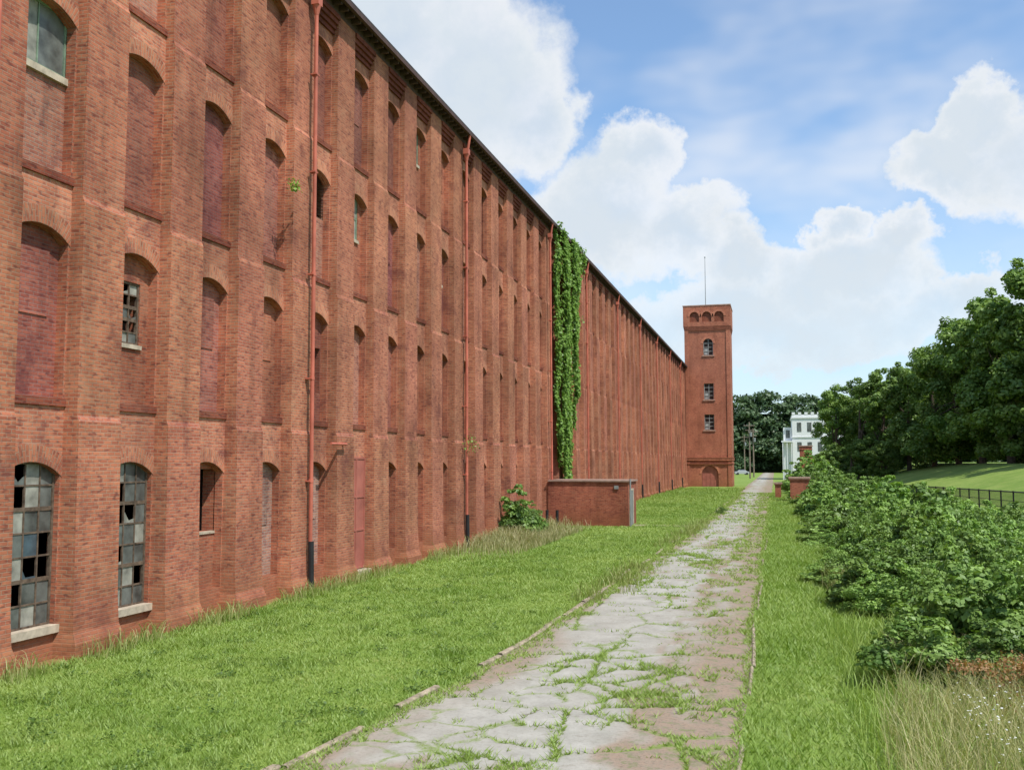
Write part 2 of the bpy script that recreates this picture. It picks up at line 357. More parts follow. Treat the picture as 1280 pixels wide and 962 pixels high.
def sash(ya,yb,z0,z1,x,cols,rows,broken,mat=0,white=.25,thick=.032,blue=.08):
    f=.05
    fr.box(x-.04,x+.03,ya,ya+f,z0,z1,mat=mat); fr.box(x-.04,x+.03,yb-f,yb,z0,z1,mat=mat)
    fr.box(x-.04,x+.028,ya+f,yb-f,z0,z0+f,mat=mat); fr.box(x-.04,x+.028,ya+f,yb-f,z1-f,z1,mat=mat)
    dy=(yb-ya)/cols; dz=(z1-z0)/rows
    for i in range(1,cols): fr.box(x-.02,x+.02,ya+i*dy-thick/2,ya+i*dy+thick/2,z0+f,z1-f,mat=mat)
    for j in range(1,rows):
        th=thick*(2.4 if j in(2,rows-2) and rows>4 else 1); fr.box(x-.018,x+.018,ya+f,yb-f,z0+j*dz-th/2,z0+j*dz+th/2,mat=mat)
    for i in range(cols):
        for j in range(rows):
            r=random.random(); a=ya+i*dy;b_=a+dy;c_=z0+j*dz;d=c_+dz
            mi=0; q=random.random()
            if q<white: mi=1
            elif q<white+blue: mi=2
            xx=x+random.uniform(-.006,.006); tl=random.uniform(-.008,.008)
            if r<broken*.5: continue
            if r<broken:
                pan.face([(xx,a,c_),(xx,b_,c_),(xx,b_,c_+dz*random.uniform(.1,.5)),(xx,a+dy*random.uniform(.3,.6),c_+dz*.15),(xx,a,d-dz*random.uniform(0,.4))],mat=mi)
            else: pan.face([(xx,a,c_),(xx+tl,b_,c_),(xx+tl,b_,d),(xx,a,d)],mat=mi)
for k_ in range(K0,K1+1):
    yc=Y0+PITCH*k_
    if yc+ch>YE: break
    base=random.uniform(.86,1.06)
    for r_,(z0,zt) in enumerate(ROWS):
        ztop=ROWS[r_+1][0] if r_<3 else TOP
        wt=(base,base,base)
        for (a,b_) in((yc-ch,yc-hw),(yc+hw,yc+ch)):
            wall.face([(SP,a,z0),(SP,b_,z0),(SP,b_,zt-.26),(SP,a,zt-.26)],wt)
        rise=.26; rr=(hw*hw+rise*rise)/(2*rise); th=math.asin(hw/rr); zc=zt-rr; N=8
        pts=[(yc+rr*math.sin(-th+2*th*i/N),zc+rr*math.cos(-th+2*th*i/N)) for i in range(N+1)]
        lt=random.uniform(.9,1.3); st=(base*lt,base*lt*1.08,base*lt*1.10)
        for i in range(N):
            (a,za),(b_,zb)=pts[i],pts[i+1]
            wall.face([(SP,a,za),(SP,b_,zb),(SP,b_,ztop),(SP,a,ztop)],st)
            wall.face([(SP,a,za),(IN-.02,a,za),(IN-.02,b_,zb),(SP,b_,zb)],wt)
        for (a,b_) in((yc-ch,yc-hw),(yc+hw,yc+ch)):
            wall.face([(SP,a,zt-.26),(SP,b_,zt-.26),(SP,b_,ztop),(SP,a,ztop)],st)
        wall.face([(SP,yc-hw,z0),(SP,yc-hw,zt-.26),(IN-.02,yc-hw,zt-.26),(IN-.02,yc-hw,z0)],wt)
        wall.face([(SP,yc+hw,zt-.26),(SP,yc+hw,z0),(IN-.02,yc+hw,z0),(IN-.02,yc+hw,zt-.26)],wt)
        wall.face([(IN-.02,yc-hw,z0),(IN-.02,yc+hw,z0),(SP,yc+hw,z0),(SP,yc-hw,z0)],(.7,.7,.7))
        T=.34; M=14; ta=th*1.12; x=SP+.012
        rl=random.uniform(1.0,1.22); rt=(base*rl,base*rl*1.1,base*rl*1.1)
        for i in range(M):
            a0=-ta+2*ta*i/M;a1=-ta+2*ta*(i+1)/M
            q=[(x,yc+rr*math.sin(a0),zc+rr*math.cos(a0)),(x,yc+rr*math.sin(a1),zc+rr*math.cos(a1)),
               (x,yc+(rr+T)*math.sin(a1),zc+(rr+T)*math.cos(a1)),(x,yc+(rr+T)*math.sin(a0),zc+(rr+T)*math.cos(a0))]
            L=rr*1.05; rings.face(q,rt,0,[(0,L*a0),(0,L*a1),(T,L*a1),(T,L*a0)])
        sp=special.get((k_,r_))
        pk=random.random()
        if pk<.62: g0=random.uniform(.62,.86); it=(g0,g0*random.uniform(.92,1.04),g0*random.uniform(1.1,1.3))
        elif pk<.78: it=(.95,1.15,1.32)
        else: it=(random.uniform(.75,.95),)*3
        if r_==0 and k_ in(3,4): it=(1.0,1.5,1.9)
        if r_==3 and k_==5: it=(.6,.64,.8)
        za,zb=z0,zt+.02
        if sp=='sash':
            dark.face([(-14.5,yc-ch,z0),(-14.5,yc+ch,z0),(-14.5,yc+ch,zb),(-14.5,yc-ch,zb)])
            sash(yc-hw,yc+hw,z0,zt,IN+.08,4,7,.28,0,.38)
            sills.box(IN-.05,SP+.10,yc-ch+.01,yc+ch-.01,z0-.14,z0+.012)
        elif sp=='halfhole':
            infill(yc,za,zb,it,(yc-.62,yc+hw,2.05,3.62)); sills.box(IN-.1,IN+.03,yc-.62,yc+hw,2.0,2.06)
        elif sp=='smallwin':
            infill(yc,za,zb,it,(yc-.52,yc+.45,z0+1.35,z0+2.75)); sash(yc-.52,yc+.45,z0+1.35,z0+2.75,IN-.06,3,5,.5,0,.2)
            sills.box(IN-.1,IN+.05,yc-.57,yc+.5,z0+1.26,z0+1.352)
        elif sp=='topwin':
            infill(yc,za,zb,it,(yc-hw,yc+hw,z0+2.05,zt)); sash(yc-hw,yc+hw,z0+2.07,zt,IN-.04,2,1,0,1,.6,blue=.0)
            sills.box(IN-.1,IN+.07,yc-hw,yc+hw,z0+1.92,z0+2.06)
        elif sp=='winw':
            infill(yc,za,zb,it,(yc-hw,yc+.5,z0+1.9,zt)); sash(yc-hw,yc+.5,z0+1.92,zt,IN-.06,2,2,.2,1,.5,.06)
            sills.box(IN-.1,IN+.06,yc-hw,yc+.5,z0+1.8,z0+1.91)
        elif sp=='louvre':
            infill(yc,za,zb,it,(yc-hw,yc+hw,z0+2.,zt))
            for i in range(12): fr.face([(IN-.12,yc-hw,z0+2.08+i*.11),(IN-.12,yc+hw,z0+2.08+i*.11),(IN-.02,yc+hw,z0+2.02+i*.11),(IN-.02,yc-hw,z0+2.02+i*.11)],mat=2)
        elif sp=='slot': infill(yc,za,zb,it,(yc-.3,yc+hw,z0+.2,zt))
        elif sp=='slot2':
            infill(yc,za,zb,it,(yc-.3,yc+.7,z0+.5,zt))
            for i in range(9): fr.face([(IN-.12,yc-.3,z0+.7+i*.26),(IN-.12,yc+.7,z0+.7+i*.26),(IN-.02,yc+.7,z0+.6+i*.26),(IN-.02,yc-.3,z0+.6+i*.26)],mat=2)
        elif sp=='smalldoor': infill(yc,za,zb,it,(yc+.1,yc+.7,z0+.9,z0+2.3))
        elif sp=='door':
            infill(yc,.0,zb,it,None)
            fr.box(SP-.1,SP+.06,yc-.72,yc+.72,.25,3.95,mat=3)
            for q in(-.72,.0,.66): fr.box(SP+.06,SP+.085,yc+q,yc+q+.06,.25,3.95,mat=3)
            for q in(.25,1.5,2.6,3.89): fr.box(SP+.06,SP+.083,yc-.66,yc+.66,q,q+.06,mat=3)
            sills.box(IN,SP+.35,yc-.75,yc+.75,-.1,.22)
        elif r_==3 and k_>=17 and random.random()<.75: infill(yc,za,zb,it,(yc-.6,yc+.7,z0+1.2,zt))
        elif r_==2 and k_>=17 and random.random()<.3: infill(yc,za,zb,it,(yc-.4,yc+.6,z0+1.6,zt-.2))
        else:
            infill(yc,za,zb,it)
            if random.random()<.5 and k_<18:
                dt=random.choice([.75,1.2]); inf.box(IN-.01,IN+.025,yc-.48,yc+.48,zt-1.75,zt-.45,(it[0]*dt,it[1]*dt,it[2]*dt),0,'l')
        if r_==0: wall.face([(SP,yc-ch,-.3),(SP,yc+ch,-.3),(SP,yc+ch,z0),(SP,yc-ch,z0)],wt)
        if r_>0: rings.box(SP-.01,SP+.045,yc-ch,yc+ch,z0-.16,z0+.0,(.58,.48,.50),0,'l')
    for i,(z,o) in enumerate([(17.62,.07),(17.77,.14),(17.92,.21),(18.07,.27)]):
        rings.box(SP-.01,SP+o,yc-ch,yc+ch,z,z+.155,(.56,.42,.46),0,'l')
wall.build('walls',[M_br],mill); rings.build('arches',[M_br],mill); inf.build('infill_panels',[M_br],mill)
sills.build('sills',[M_conc],mill); dark.build('interior',[M_dark],mill)
fr.build('window_frames',[M_frame,M_green,M_steel,M_door],mill); pan.build('window_panes',[M_pane,M_paneW,M_paneB],mill)
pil=MB()
prof=[(-.3,.16),(.28,.16),(.5,.07),(1.1,.035),(4.6,0),(4.72,-.05),(9.0,-.05),(9.12,-.10),(13.5,-.10),(13.62,-.15),(TOP+.35,-.15)]
for k_ in range(K0-1,K1+1):
    yp=Y0+PITCH*(k_+.5)
    if yp+ph>YE: continue
    for (za,oa),(zb,ob) in zip(prof[:-1],prof[1:]):
        b_=random.uniform(.92,1.08); tt=(b_,b_*random.uniform(.98,1.08),b_*1.03)
        xa=-13.24+oa; xb=-13.24+ob; ga=max(0,oa)*.5;gb=max(0,ob)*.5
        y0,y1=yp-ph,yp+ph
        pil.face([(xa,y0-ga,za),(xa,y1+ga,za),(xb,y1+gb,zb),(xb,y0-gb,zb)],tt)
        pil.face([(-13.7,y0-ga,za),(xa,y0-ga,za),(xb,y0-gb,zb),(-13.7,y0-gb,zb)],(b_*1.1,b_*1.2,b_*1.18))
        pil.face([(xa,y1+ga,za),(-13.7,y1+ga,za),(-13.7,y1+gb,zb),(xb,y1+gb,zb)],tt)
pil.build('pilasters',[M_br],mill)
s=MB()
s.face([(-13.6,YS,-.3),(-45,YS,-.3),(-45,YS,18.6),(-13.6,YS,18.6)]); s.face([(-45,YS,-.3),(-45,YE,-.3),(-45,YE,18.6),(-45,YS,18.6)])
s.face([(-45,YE,-.3),(-13.3,YE,-.3),(-13.3,YE,18.6),(-45,YE,18.6)])
s.build('rear_walls',[M_br],mill)
rf=MB(); rf.box(-45.3,-12.95,YS-.2,YE,18.60,18.70,mat=0)
rf.box(-13.06,-12.93,YS-.2,YE,18.46,18.598,mat=1)
rf.box(-13.7,-13.38,YS-.2,YE,18.24,18.597,mat=1)
y=YS
while y<YE-.3:
    rf.box(-13.6,-13.07,y,y+.09,18.38,18.597,mat=1); y+=.48
rf.build('roof',[M_roof,M_eave],mill)
def downpipe(yp):
    k=MB(); x=-13.24+.17
    k.cyl((x+.05,yp,.05),(x+.02,yp,1.5),.085,.085,10,mat=1)
    k.cyl((x,yp,1.5),(x-.08,yp,17.3),.06,.06,10)
    for z in(3.2,6.2,9.3,12.4,15.4): k.cyl((x-.005*z,yp,z),(x-.005*z,yp,z+.1),.075,.075,10); k.box(x-.2,x,yp-.1,yp+.1,z+.02,z+.06)
    k.cyl((x-.08,yp,17.3),(x-.08,yp,17.6),.065,.13,10); k.box(x-.2,x+.04,yp-.14,yp+.14,17.6,17.85)
    k.cyl((x-.02,yp,17.8),(x+.08,yp,18.5),.06,.06,8)
    k.build('downpipe',[M_pipe,M_blk],mill)
for yp in(13.45,25.6,40.3,57.,68.9,83.4,97.9,112.4,126.9,141.4): downpipe(yp)
k=MB(); k.cyl((-13.1,26.9,4.35),(-13.1,28.,4.35),.045,.045,8); k.cyl((-13.6,28.,4.35),(-13.1,28.,4.35),.045,.045,8); k.build('vent_pipe',[M_pipe],mill)
# ---------------------------------------------------------------- outbuilding
ob=empty('brick_outbuilding'); k=MB()
k.box(-13.2,-8.4,56.5,59.9,-.2,2.62,(.85,.76,.78),0,'b'); k.build('walls',[M_br],ob)
k=MB(); k.box(-13.2,-8.3,56.4,60.,2.622,2.72); k.build('roof_slab',[simple('weathered_cap',(.30,.20,.16),.9)],ob)
k=MB(); k.box(-8.4,-8.36,57.1,58.4,.04,2.1,mat=0); k.box(-8.4,-8.34,56.98,57.1,.04,2.2,mat=1); k.box(-8.4,-8.34,58.4,58.52,.04,2.2,mat=1); k.box(-8.4,-8.34,57.1,58.4,2.1,2.2,mat=1)
k.cyl((-8.25,56.45,0),(-8.25,56.45,2.8),.05,.05,8,mat=0); k.box(-9.2,-8.95,56.42,56.5,2.2,2.4,mat=0)
for xx in(-12.9,-12.3): k.cyl((xx,54.9,0),(xx,54.9,1.0),.09,.09,8,mat=2)
k.build('door',[M_steel,M_conc,M_blk],ob)
# ---------------------------------------------------------------- tower
tw=empty('brick_tower'); tx0,tx1,ty0,ty1=-13.35,-6.4,151.,158.
k=MB(); dk=MB(); cn=MB()
def front_with_holes(mb,x0,x1,y,z0,z1,holes,depth=.35,tint=(1,1,1),back=None):
    zs=sorted(holes,key=lambda h:h[2]); z=z0
    for (a,b_,c_,d,ar) in zs:
        mb.face([(x0,y,z),(x1,y,z),(x1,y,c_),(x0,y,c_)],tint)
        mb.face([(x0,y,c_),(a,y,c_),(a,y,d),(x0,y,d)],tint); mb.face([(b_,y,c_),(x1,y,c_),(x1,y,d),(b_,y,d)],tint)
        yb=y+depth
        mb.face([(a,y,c_),(a,yb,c_),(a,yb,d),(a,y,d)],tint); mb.face([(b_,yb,c_),(b_,y,c_),(b_,y,d),(b_,yb,d)],tint)
        mb.face([(a,yb,c_),(a,y,c_),(b_,y,c_),(b_,yb,c_)],tint); mb.face([(a,y,d),(a,yb,d),(b_,yb,d),(b_,y,d)],tint)
        if ar:
            c=(a+b_)/2; h=(b_-a)/2; zc=d-h; N=10
            pts=[(c-h*math.cos(math.pi*i/N),zc+h*math.sin(math.pi*i/N)) for i in range(N+1)]
            for i in range(N):
                (xa,za),(xb,zb)=pts[i],pts[i+1]
                mb.face([(xa,y,za),(xb,y,zb),(xb,y,d),(xa,y,d)],tint); mb.face([(xa,y,za),(xa,yb,za),(xb,yb,zb),(xb,y,zb)],tint)
                def P(i,r): a_=math.pi*i/N; return (c-r*math.cos(a_),y-.06,zc+r*math.sin(a_))
                mb.face([P(i,h),P(i+1,h),P(i+1,h+.34),P(i,h+.34)],(1.25,1.3,1.3))
                mb.face([P(i,h+.34),P(i+1,h+.34),tuple(np.add(P(i+1,h+.34),(0,.06,0))),tuple(np.add(P(i,h+.34),(0,.06,0)))],(1.1,1.1,1.1))
        if back: mb.face([(a,yb,c_),(b_,yb,c_),(b_,yb,d),(a,yb,d)],back)
        else: dk.face([(a,yb,c_),(b_,yb,c_),(b_,yb,d),(a,yb,d)])
        z=d
    mb.face([(x0,y,z),(x1,y,z),(x1,y,z1),(x0,y,z1)],tint)
cx=(tx0+tx1)/2+.15
H=[(cx-1.25,cx+1.25,0.,3.2,True),(cx-.75,cx+.75,8.7,11.1,False),(cx-.75,cx+.75,13.4,15.9,False),(cx-.75,cx+.75,20.3,22.9,True)]
front_with_holes(k,tx0+.6,tx1-.6,ty0+.12,0,25.,H)
for a,b_ in((tx0,tx0+.6),(tx1-.6,tx1)):  k.box(a,b_,ty0,ty0+.3,-.2,25.,(1.05,1.05,1.05),0)
k.face([(tx1,ty0+.3,-.2),(tx1,ty1,-.2),(tx1,ty1,25),(tx1,ty0+.3,25)]); k.face([(tx0,ty1,-.2),(tx0,ty0+.3,-.2),(tx0,ty0+.3,25),(tx0,ty1,25)])
k.face([(tx1,ty1,-.2),(tx0,ty1,-.2),(tx0,ty1,25),(tx1,ty1,25)])
k.box(tx0-.08,tx1+.08,ty0-.10,ty1+.1,4.0,4.35,(1.1,1.1,1.1)); k.box(tx0-.14,tx1+.14,ty0-.16,ty1+.18,4.352,4.5,(.8,.8,.8))
k.box(tx0-.08,tx1+.08,ty0-.10,ty1+.12,3.45,3.6,(.85,.8,.8))
for i,z in enumerate((24.2,24.4,24.6)): k.box(tx0-.03-.04*i,tx1+.03+.04*i,ty0-.03-.04*i,ty1+.03+.04*i,z,z+.198,(.8,.75,.75))
X0,X1=tx0-.15,tx1+.15; yy=ty0-.15
k.face([(X0,yy,24.8),(X1,yy,24.8),(X1,yy,25.3),(X0,yy,25.3)])
seg=(X1-X0-1.6)/3
for a,b_ in((X0,X0+.8),(X1-.8,X1)): k.face([(a,yy,25.3),(b_,yy,25.3),(b_,yy,27.6),(a,yy,27.6)])
for i in range(3):
    a=X0+.8+i*seg; front_with_holes(k,a,a+seg,yy,25.3,27.6,[(a+seg*.12,a+seg*.88,25.5,27.1,True)],.2,(1,1,1),(.6,.55,.55))
k.face([(X0,yy,27.6),(X1,yy,27.6),(X1,yy,28.0),(X0,yy,28.0)])
k.face([(X1,yy,24.8),(X1,ty1+.15,24.8),(X1,ty1+.15,28.),(X1,yy,28.)]); k.face([(X0,ty1+.15,24.8),(X0,yy,24.8),(X0,yy,28.),(X0,ty1+.15,28.)]); k.face([(X1,ty1+.15,24.8),(X0,ty1+.15,24.8),(X0,ty1+.15,28),(X1,ty1+.15,28)])
k.build('walls',[M_tw],tw)
dk.build('recesses',[simple('tower_recess',(.06,.04,.035),.9)],tw)
cn.box(X0-.06,X1+.06,yy-.06,ty1+.22,28.002,28.16)
for z in(8.5,13.2,20.1): cn.box(cx-.95,cx+.95,ty0-.02,ty0+.3,z,z+.19)
cn.build('coping_and_sills',[simple('tower_stone',(.40,.24,.18),.9)],tw)
f=MB()
for z0,z1 in((8.7,11.1),(13.4,15.9),(20.3,22.8)):
    for q in(-.72,-.03,.66): f.box(cx+q,cx+q+.07,ty0+.3,ty0+.36,z0,z1)
    for i in range(5): zz=z0+(z1-z0)*i/4-.03; f.box(cx-.72,cx+.73,ty0+.302,ty0+.355,zz,zz+.06)
    f.box(cx-.6,cx-.05,ty0+.38,ty0+.4,z0+.1,z0+(z1-z0)*.45,mat=0)
f.build('window_frames',[simple('grey_frame',(.36,.36,.34),.6)],tw)
f=MB(); f.box(cx-1.2,cx+1.2,ty0+.4,ty0+.44,0,3.1)
for q in(-1.2,-.6,0,.6,1.14): f.box(cx+q,cx+q+.06,ty0+.36,ty0+.4,0,3.0)
f.build('door',[M_door],tw)
f=MB(); f.cyl((-10.2,154,28),(-10.2,154,36.2),.07,.035,8); f.cyl((-10.2,154,36.2),(-10.2,154,36.4),.1,.1,8); f.build('flagpole',[M_steel],tw)
# ---------------------------------------------------------------- leaves
M_leaf=leafmat('tree_leaves',(.08,.155,.026),(.24,.35,.08))
M_shr=leafmat('shrub_leaves',(.09,.175,.028),(.26,.39,.095),.24,.35)
M_ivy=leafmat('ivy_leaves',(.10,.20,.025),(.22,.35,.06))
M_gr=leafmat('grass_blades',(.155,.255,.035),(.34,.43,.12),.3)
M_dry=leafmat('dry_grass',(.22,.28,.07),(.54,.47,.27),.3)
M_rust=leafmat('rusty_fern',(.26,.13,.055),(.42,.25,.12),.3)
M_far=leafmat('far_leaves',(.055,.10,.045),(.115,.18,.07),.15)
def clumpleaves(C,Rr,nper,size,upb=.35,flip=True,flat=.75,tv=.16):
    P=[];Nn=[];T=[]
    for (c,r) in zip(C,Rr):
        n=max(4,int(nper*(r/np.mean(Rr))**2)); d=norm(rng.normal(size=(n,3)))
        if flip: d[:,2]=np.where(d[:,2]<-.3,-d[:,2]*.6,d[:,2]); d=norm(d)
        rad=r*rng.uniform(.35,1.12,n)**.6
        P.append(c+d*rad[:,None]*np.array([1,1,flat])); Nn.append(norm(d+rng.normal(size=(n,3))*.55+np.array([0,0,upb])))
        T.append(np.clip(rng.normal(.45,.22,n)+rng.normal(0,tv)+.15*d[:,2],0,1))
    P=np.concatenate(P);Nn=np.concatenate(Nn);T=np.concatenate(T); S=size*rng.uniform(.6,1.35,len(P))
    return leafverts(P,Nn,S),T
def treemesh(i,H,W,ncl,nper,size):
    C=[];Rr=[]
    lob=[]
    for _ in range(11):
        zz=rng.uniform(.14,.86); wr=math.sqrt(max(.05,1-((zz-.42)/.58)**2)); a=rng.uniform(0,6.28)
        lob.append((math.cos(a)*W*.5*wr,math.sin(a)*W*.5*wr,H*zz,W*rng.uniform(.30,.48)))
    lob+=[(0,0,H*.84,W*.38),(0,0,H*.5,W*.7),(0,0,H*.2,W*.8)]
    while len(C)<ncl:
        l=lob[rng.integers(len(lob))]; d=norm(rng.normal(size=(1,3)))[0]; rr=rng.uniform(.6,1.0)
        q=np.array([l[0]+d[0]*l[3]*rr,l[1]+d[1]*l[3]*rr,l[2]+d[2]*l[3]*rr])
        if q[2]>H or q[2]<H*.03: continue
        C.append(q);Rr.append(rng.uniform(.08,.16)*W*1.25)
    v,T=clumpleaves(C,Rr,nper,size,.4,False,.85,.2); cr=rawmesh('crown%d'%i,v,4,T,M_leaf)
    k=MB(); k.cyl((0,0,-1),(0,0,H*.3),.42,.3,8); k.cyl((0,0,H*.3),(W*.04,0,H*.75),.3,.1,8)
    for c in C[::max(1,ncl//14)]: k.cyl((0,0,H*rng.uniform(.2,.5)),tuple(c*.9),.12,.03,5)
    o=k.build('trunk%d'%i,[M_bark]); me=o.data; bpy.data.objects.remove(o)
    return cr,me
TV=[treemesh(i,20,5.4+.5*i,125,160,.44) for i in range(4)]
def tree(x,y,h,s=1.,name='deciduous_tree'):
    e=empty(name,(x,y,float(gz(x,y))-.2)); cr,tk=TV[random.randrange(4)]
    sc=h/20; e.scale=(sc*s,sc*s,sc); e.rotation_euler=(0,0,random.uniform(0,6.28))
    link(bpy.data.objects.new('crown',cr),e); link(bpy.data.objects.new('trunk',tk),e)
for x,y,h in[(10.5,181,18),(14.1,176,19),(17.3,169,19),(20.1,161,18.5),(22.8,154.5,19.5),(25,148,21.5),(26.6,140,22.5),(28,130.5,24),(29.5,122,26),(32,113,24),(34.5,103,23),(37,92,22)]:
    tree(x,y,h,1.05)
for x,y,h in[(19,184,18),(25,172,19),(30,160,19),(33,148,21),(35,136,23),(38,124,24),(42,108,24),(13,195,16)]: tree(x,y,h,1.3)
for x,y,h in[(8.8,172,7),(7.0,160,4.5),(5.4,152,4.),(12,168,7),(16.,160,6)]: tree(x,y,h,1.5,'small_tree')
C=[];Rr=[]
for i in range(2200):
    x=rng.uniform(-80,120); hm=23+5*float(vnoise(np.array(x*.06),np.array(1.),3))+3.*float(vnoise(np.array(x*.25),np.array(5.),4)); z=hm*rng.uniform(0.02,1)**.75
    C.append(np.array([x,345+rng.uniform(-6,8)+z*.4,z])); Rr.append(rng.uniform(1.8,3.4))
v,T=clumpleaves(C,Rr,60,1.15); link(bpy.data.objects.new('distant_woods',rawmesh('distant_woods',v,4,T,M_far)))
k=MB(); k.box(-90,140,358,362,-1,21); k.build('woods_shade_backing',[simple('wood_shade',(.035,.055,.025),1.)])  # dark slab behind the leaves; shade between the trees put into its colour
def shrubmesh(i,nper,size,ncl=16):
    C=[];Rr=[]
    for _ in range(ncl):
        a=rng.uniform(0,6.28);r=rng.uniform(0,.95); C.append(np.array([r*math.cos(a),r*math.sin(a),(1.35-.7*r*r)*rng.uniform(.25,1.)])); Rr.append(rng.uniform(.28,.5))
    for _ in range(14):
        a=rng.uniform(0,6.28);r=rng.uniform(.1,.95); C.append(np.array([r*math.cos(a),r*math.sin(a),1.5-.6*r*r+rng.uniform(0,.5)])); Rr.append(rng.uniform(.08,.2))
    v,T=clumpleaves(C,Rr,nper,size,tv=.24); return rawmesh('shrub%d'%i,v,4,T,M_shr)
SN=[shrubmesh(i,[190,120,260,160][i],[.085,.14,.065,.105][i]) for i in range(4)]
SF=[shrubmesh(i+4,70,.19) for i in range(3)]
th=empty('shrub_thicket')
y=17.5
while y<158:
    st=1.05 if y<45 else 1.5
    x=2.6+.5*math.sin(y*.35)+.3*math.sin(y*.9)
    xmax=9.4 if y<110 else 8.5
    while x<xmax and x<.30*y+3.5:
        if rng.random()>.13:
            edge=min(1,(x-2.2)/2.2); edge*=float(np.interp(x,[4.5,8.5],[1,.58]))
            X_=x+rng.uniform(-.4,.4);Y_=y+rng.uniform(-.5,.5)
            big=.62+.72*float(vnoise(np.array(X_*.35),np.array(Y_*.25),77))
            s=(.52+.5*edge)*rng.uniform(.7,1.2)*big*(1.12 if y>45 else 1.)
            o=bpy.data.objects.new('shrub',(SN if y<48 else SF)[random.randrange(4 if y<48 else 3)])
            o.location=(X_,Y_,float(gz(X_,Y_))-.1); o.scale=(max(s,.85)*1.05,max(s,.85)*1.05,s*rng.uniform(.85,1.15)); o.rotation_euler=(rng.uniform(-.15,.15),rng.uniform(-.15,.15),rng.uniform(0,6.28)); link(o,th)
        x+=st*rng.uniform(.8,1.15)
    y+=st*.95
def bush(x,y,s,name='bush',me=None):
    o=bpy.data.objects.new(name,me or SN[random.randrange(4)]); o.location=(x,y,float(gz(x,y))-.1); o.scale=(s,s,s); o.rotation_euler=(0,0,random.uniform(0,6)); link(o)
bush(-12.4,46.5,1.35,me=SN[1]); bush(-12.3,46.9,1.1,me=SN[0]); bush(-11.9,47.6,.7); bush(-3.9,72,.4)
for x,y,s in((3.2,130,2.2),(4.9,134,2.6),(6.5,138,2.6),(2.4,120,1.6),(3.8,112,1.7),(5.6,118,1.9)): bush(x,y,s,me=SF[random.randrange(3)])
def ivyrange(z):
    f=np.clip(z/18.6,0,1); lo=np.interp(f,[0,.08,.3,.6,1],[60.2,60.0,58.8,58.2,57.9]); hi=np.interp(f,[0,.08,.3,.55,.8,1],[60.7,61.0,62.4,63.9,65.3,65.6]); return lo,hi
n=28000; z=rng.uniform(.2,18.75,n); lo,hi=ivyrange(z)
wob=.7*(vnoise(z*.9,z*0+3)-.5); yv=lo+wob+(hi-lo+.5*(vnoise(z*1.4,z*0+8)-.5))*rng.uniform(0,1,n)
dep=.12+.75*fbm(yv*.9,z*.7,5)*rng.uniform(.3,1,n); keep=(fbm(yv*1.1,z*.8,9)>.30)|(rng.random(n)<.15)
keep&=rng.random(n)<np.interp(z,[0,5,9],[.35,.8,1])
inb=np.abs(((yv-Y0)/PITCH)%1-.5)<.25
xv=-13.45+dep+np.where(inb,.28,.0)
P=np.stack([xv,yv,z],1)[keep]; n=len(P)
Nn=norm(np.array([1,-.25,.55])+rng.normal(size=(n,3))*.45); T=rng.normal(.5,.22,n)
link(bpy.data.objects.new('ivy',rawmesh('ivy',leafverts(P,Nn,rng.uniform(.13,.26,n),.8),4,T,M_ivy)))
for (y_,z_,s_) in((24.1,11.6,.22),(40.2,4.6,.5)):
    n=90; P=np.stack([-13.1+rng.uniform(0,s_,n),y_+rng.normal(0,s_*.6,n),z_+rng.normal(0,s_*.4,n)],1)
    link(bpy.data.objects.new('ivy',rawmesh('sprig',leafverts(P,norm(rng.normal(size=(n,3))+[1,0,1]),rng.uniform(.06,.13,n)),4,rng.uniform(.4,1,n),M_ivy)))
# ---------------------------------------------------------------- grass
def scatter(n,y0,y1):
    return rng.random(n), y0*(y1/y0)**rng.random(n)
V=[];T=[]
n=290000; u,y=scatter(n,9.,140.); x=-13.1+(xl(y)+.02+13.1)*u
h=(.018+.03*fbm(x*.6,y*.6,2)+.06*np.clip(fbm(x*1.3,y*1.3,12)-.52,0,1)*4)*rng.uniform(.6,1.3,n)*(1+y/60)
edge=np.exp(-((x+12.95)/.28)**2)*np.clip(fbm(x*.0,y*.9,14)-.25,0,1); h=h+edge*.5*rng.random(n)+.07*np.exp(-((x-xl(y)+.15)/.15)**2)*rng.random(n)
V.append(bladeverts(x,y,gz(x,y),h,.011+.0006*y,.9)); T.append(-.10+.95*fbm(x*.22,y*.22,4)+.7*(fbm(x*1.1,y*1.1,41)-.35)+rng.normal(0,.16,n))
n=90000; u,y=scatter(n,7.,120.); x=xr(y)+.03+(3.6-xr(y))*u
h=(.03+.08*fbm(x*.8,y*.8,3))*rng.uniform(.6,1.4,n)*(1+y/60)+np.clip(x-1.2,0,2)*.10*rng.random(n)
V.append(bladeverts(x,y,gz(x,y),h,.011+.0006*y,.9)); T.append(-.05+.9*fbm(x*.4,y*.25,6)+.4*(fbm(x*1.4,y*1.4,43)-.5)+rng.normal(0,.16,n))
n=420000; u,y=scatter(n,7.,120.); x=xl(y)*(1-u)+xr(y)*u; e,c_,d_=roadf(x,y)
pat=fbm(x*.6,y*.4,33)-.10*np.clip((y-50)/30,0,1); pat2=fbm(x*2.2,y*2.2,35)
ok=((e<.010+.22*np.clip(pat-.43,0,1)*(.3+1.3*pat2))&(rng.random(n)<.7))|((pat2>.71)&(rng.random(n)<.18))|((d_>.6)&(pat2>.56)&(rng.random(n)<.15))
ok|=((x-xl(y)<.28*pat2*2)|(xr(y)-x<.14*pat2*2))&(rng.random(n)<.35)
x=x[ok];y=y[ok];n=len(x); h=(.03+.10*np.abs(pat[ok])*rng.random(n))*(1+y/70)
V.append(bladeverts(x,y,x*0+.01,h,.012+.0006*y,1.1)); T.append(rng.normal(.5,.22,n))
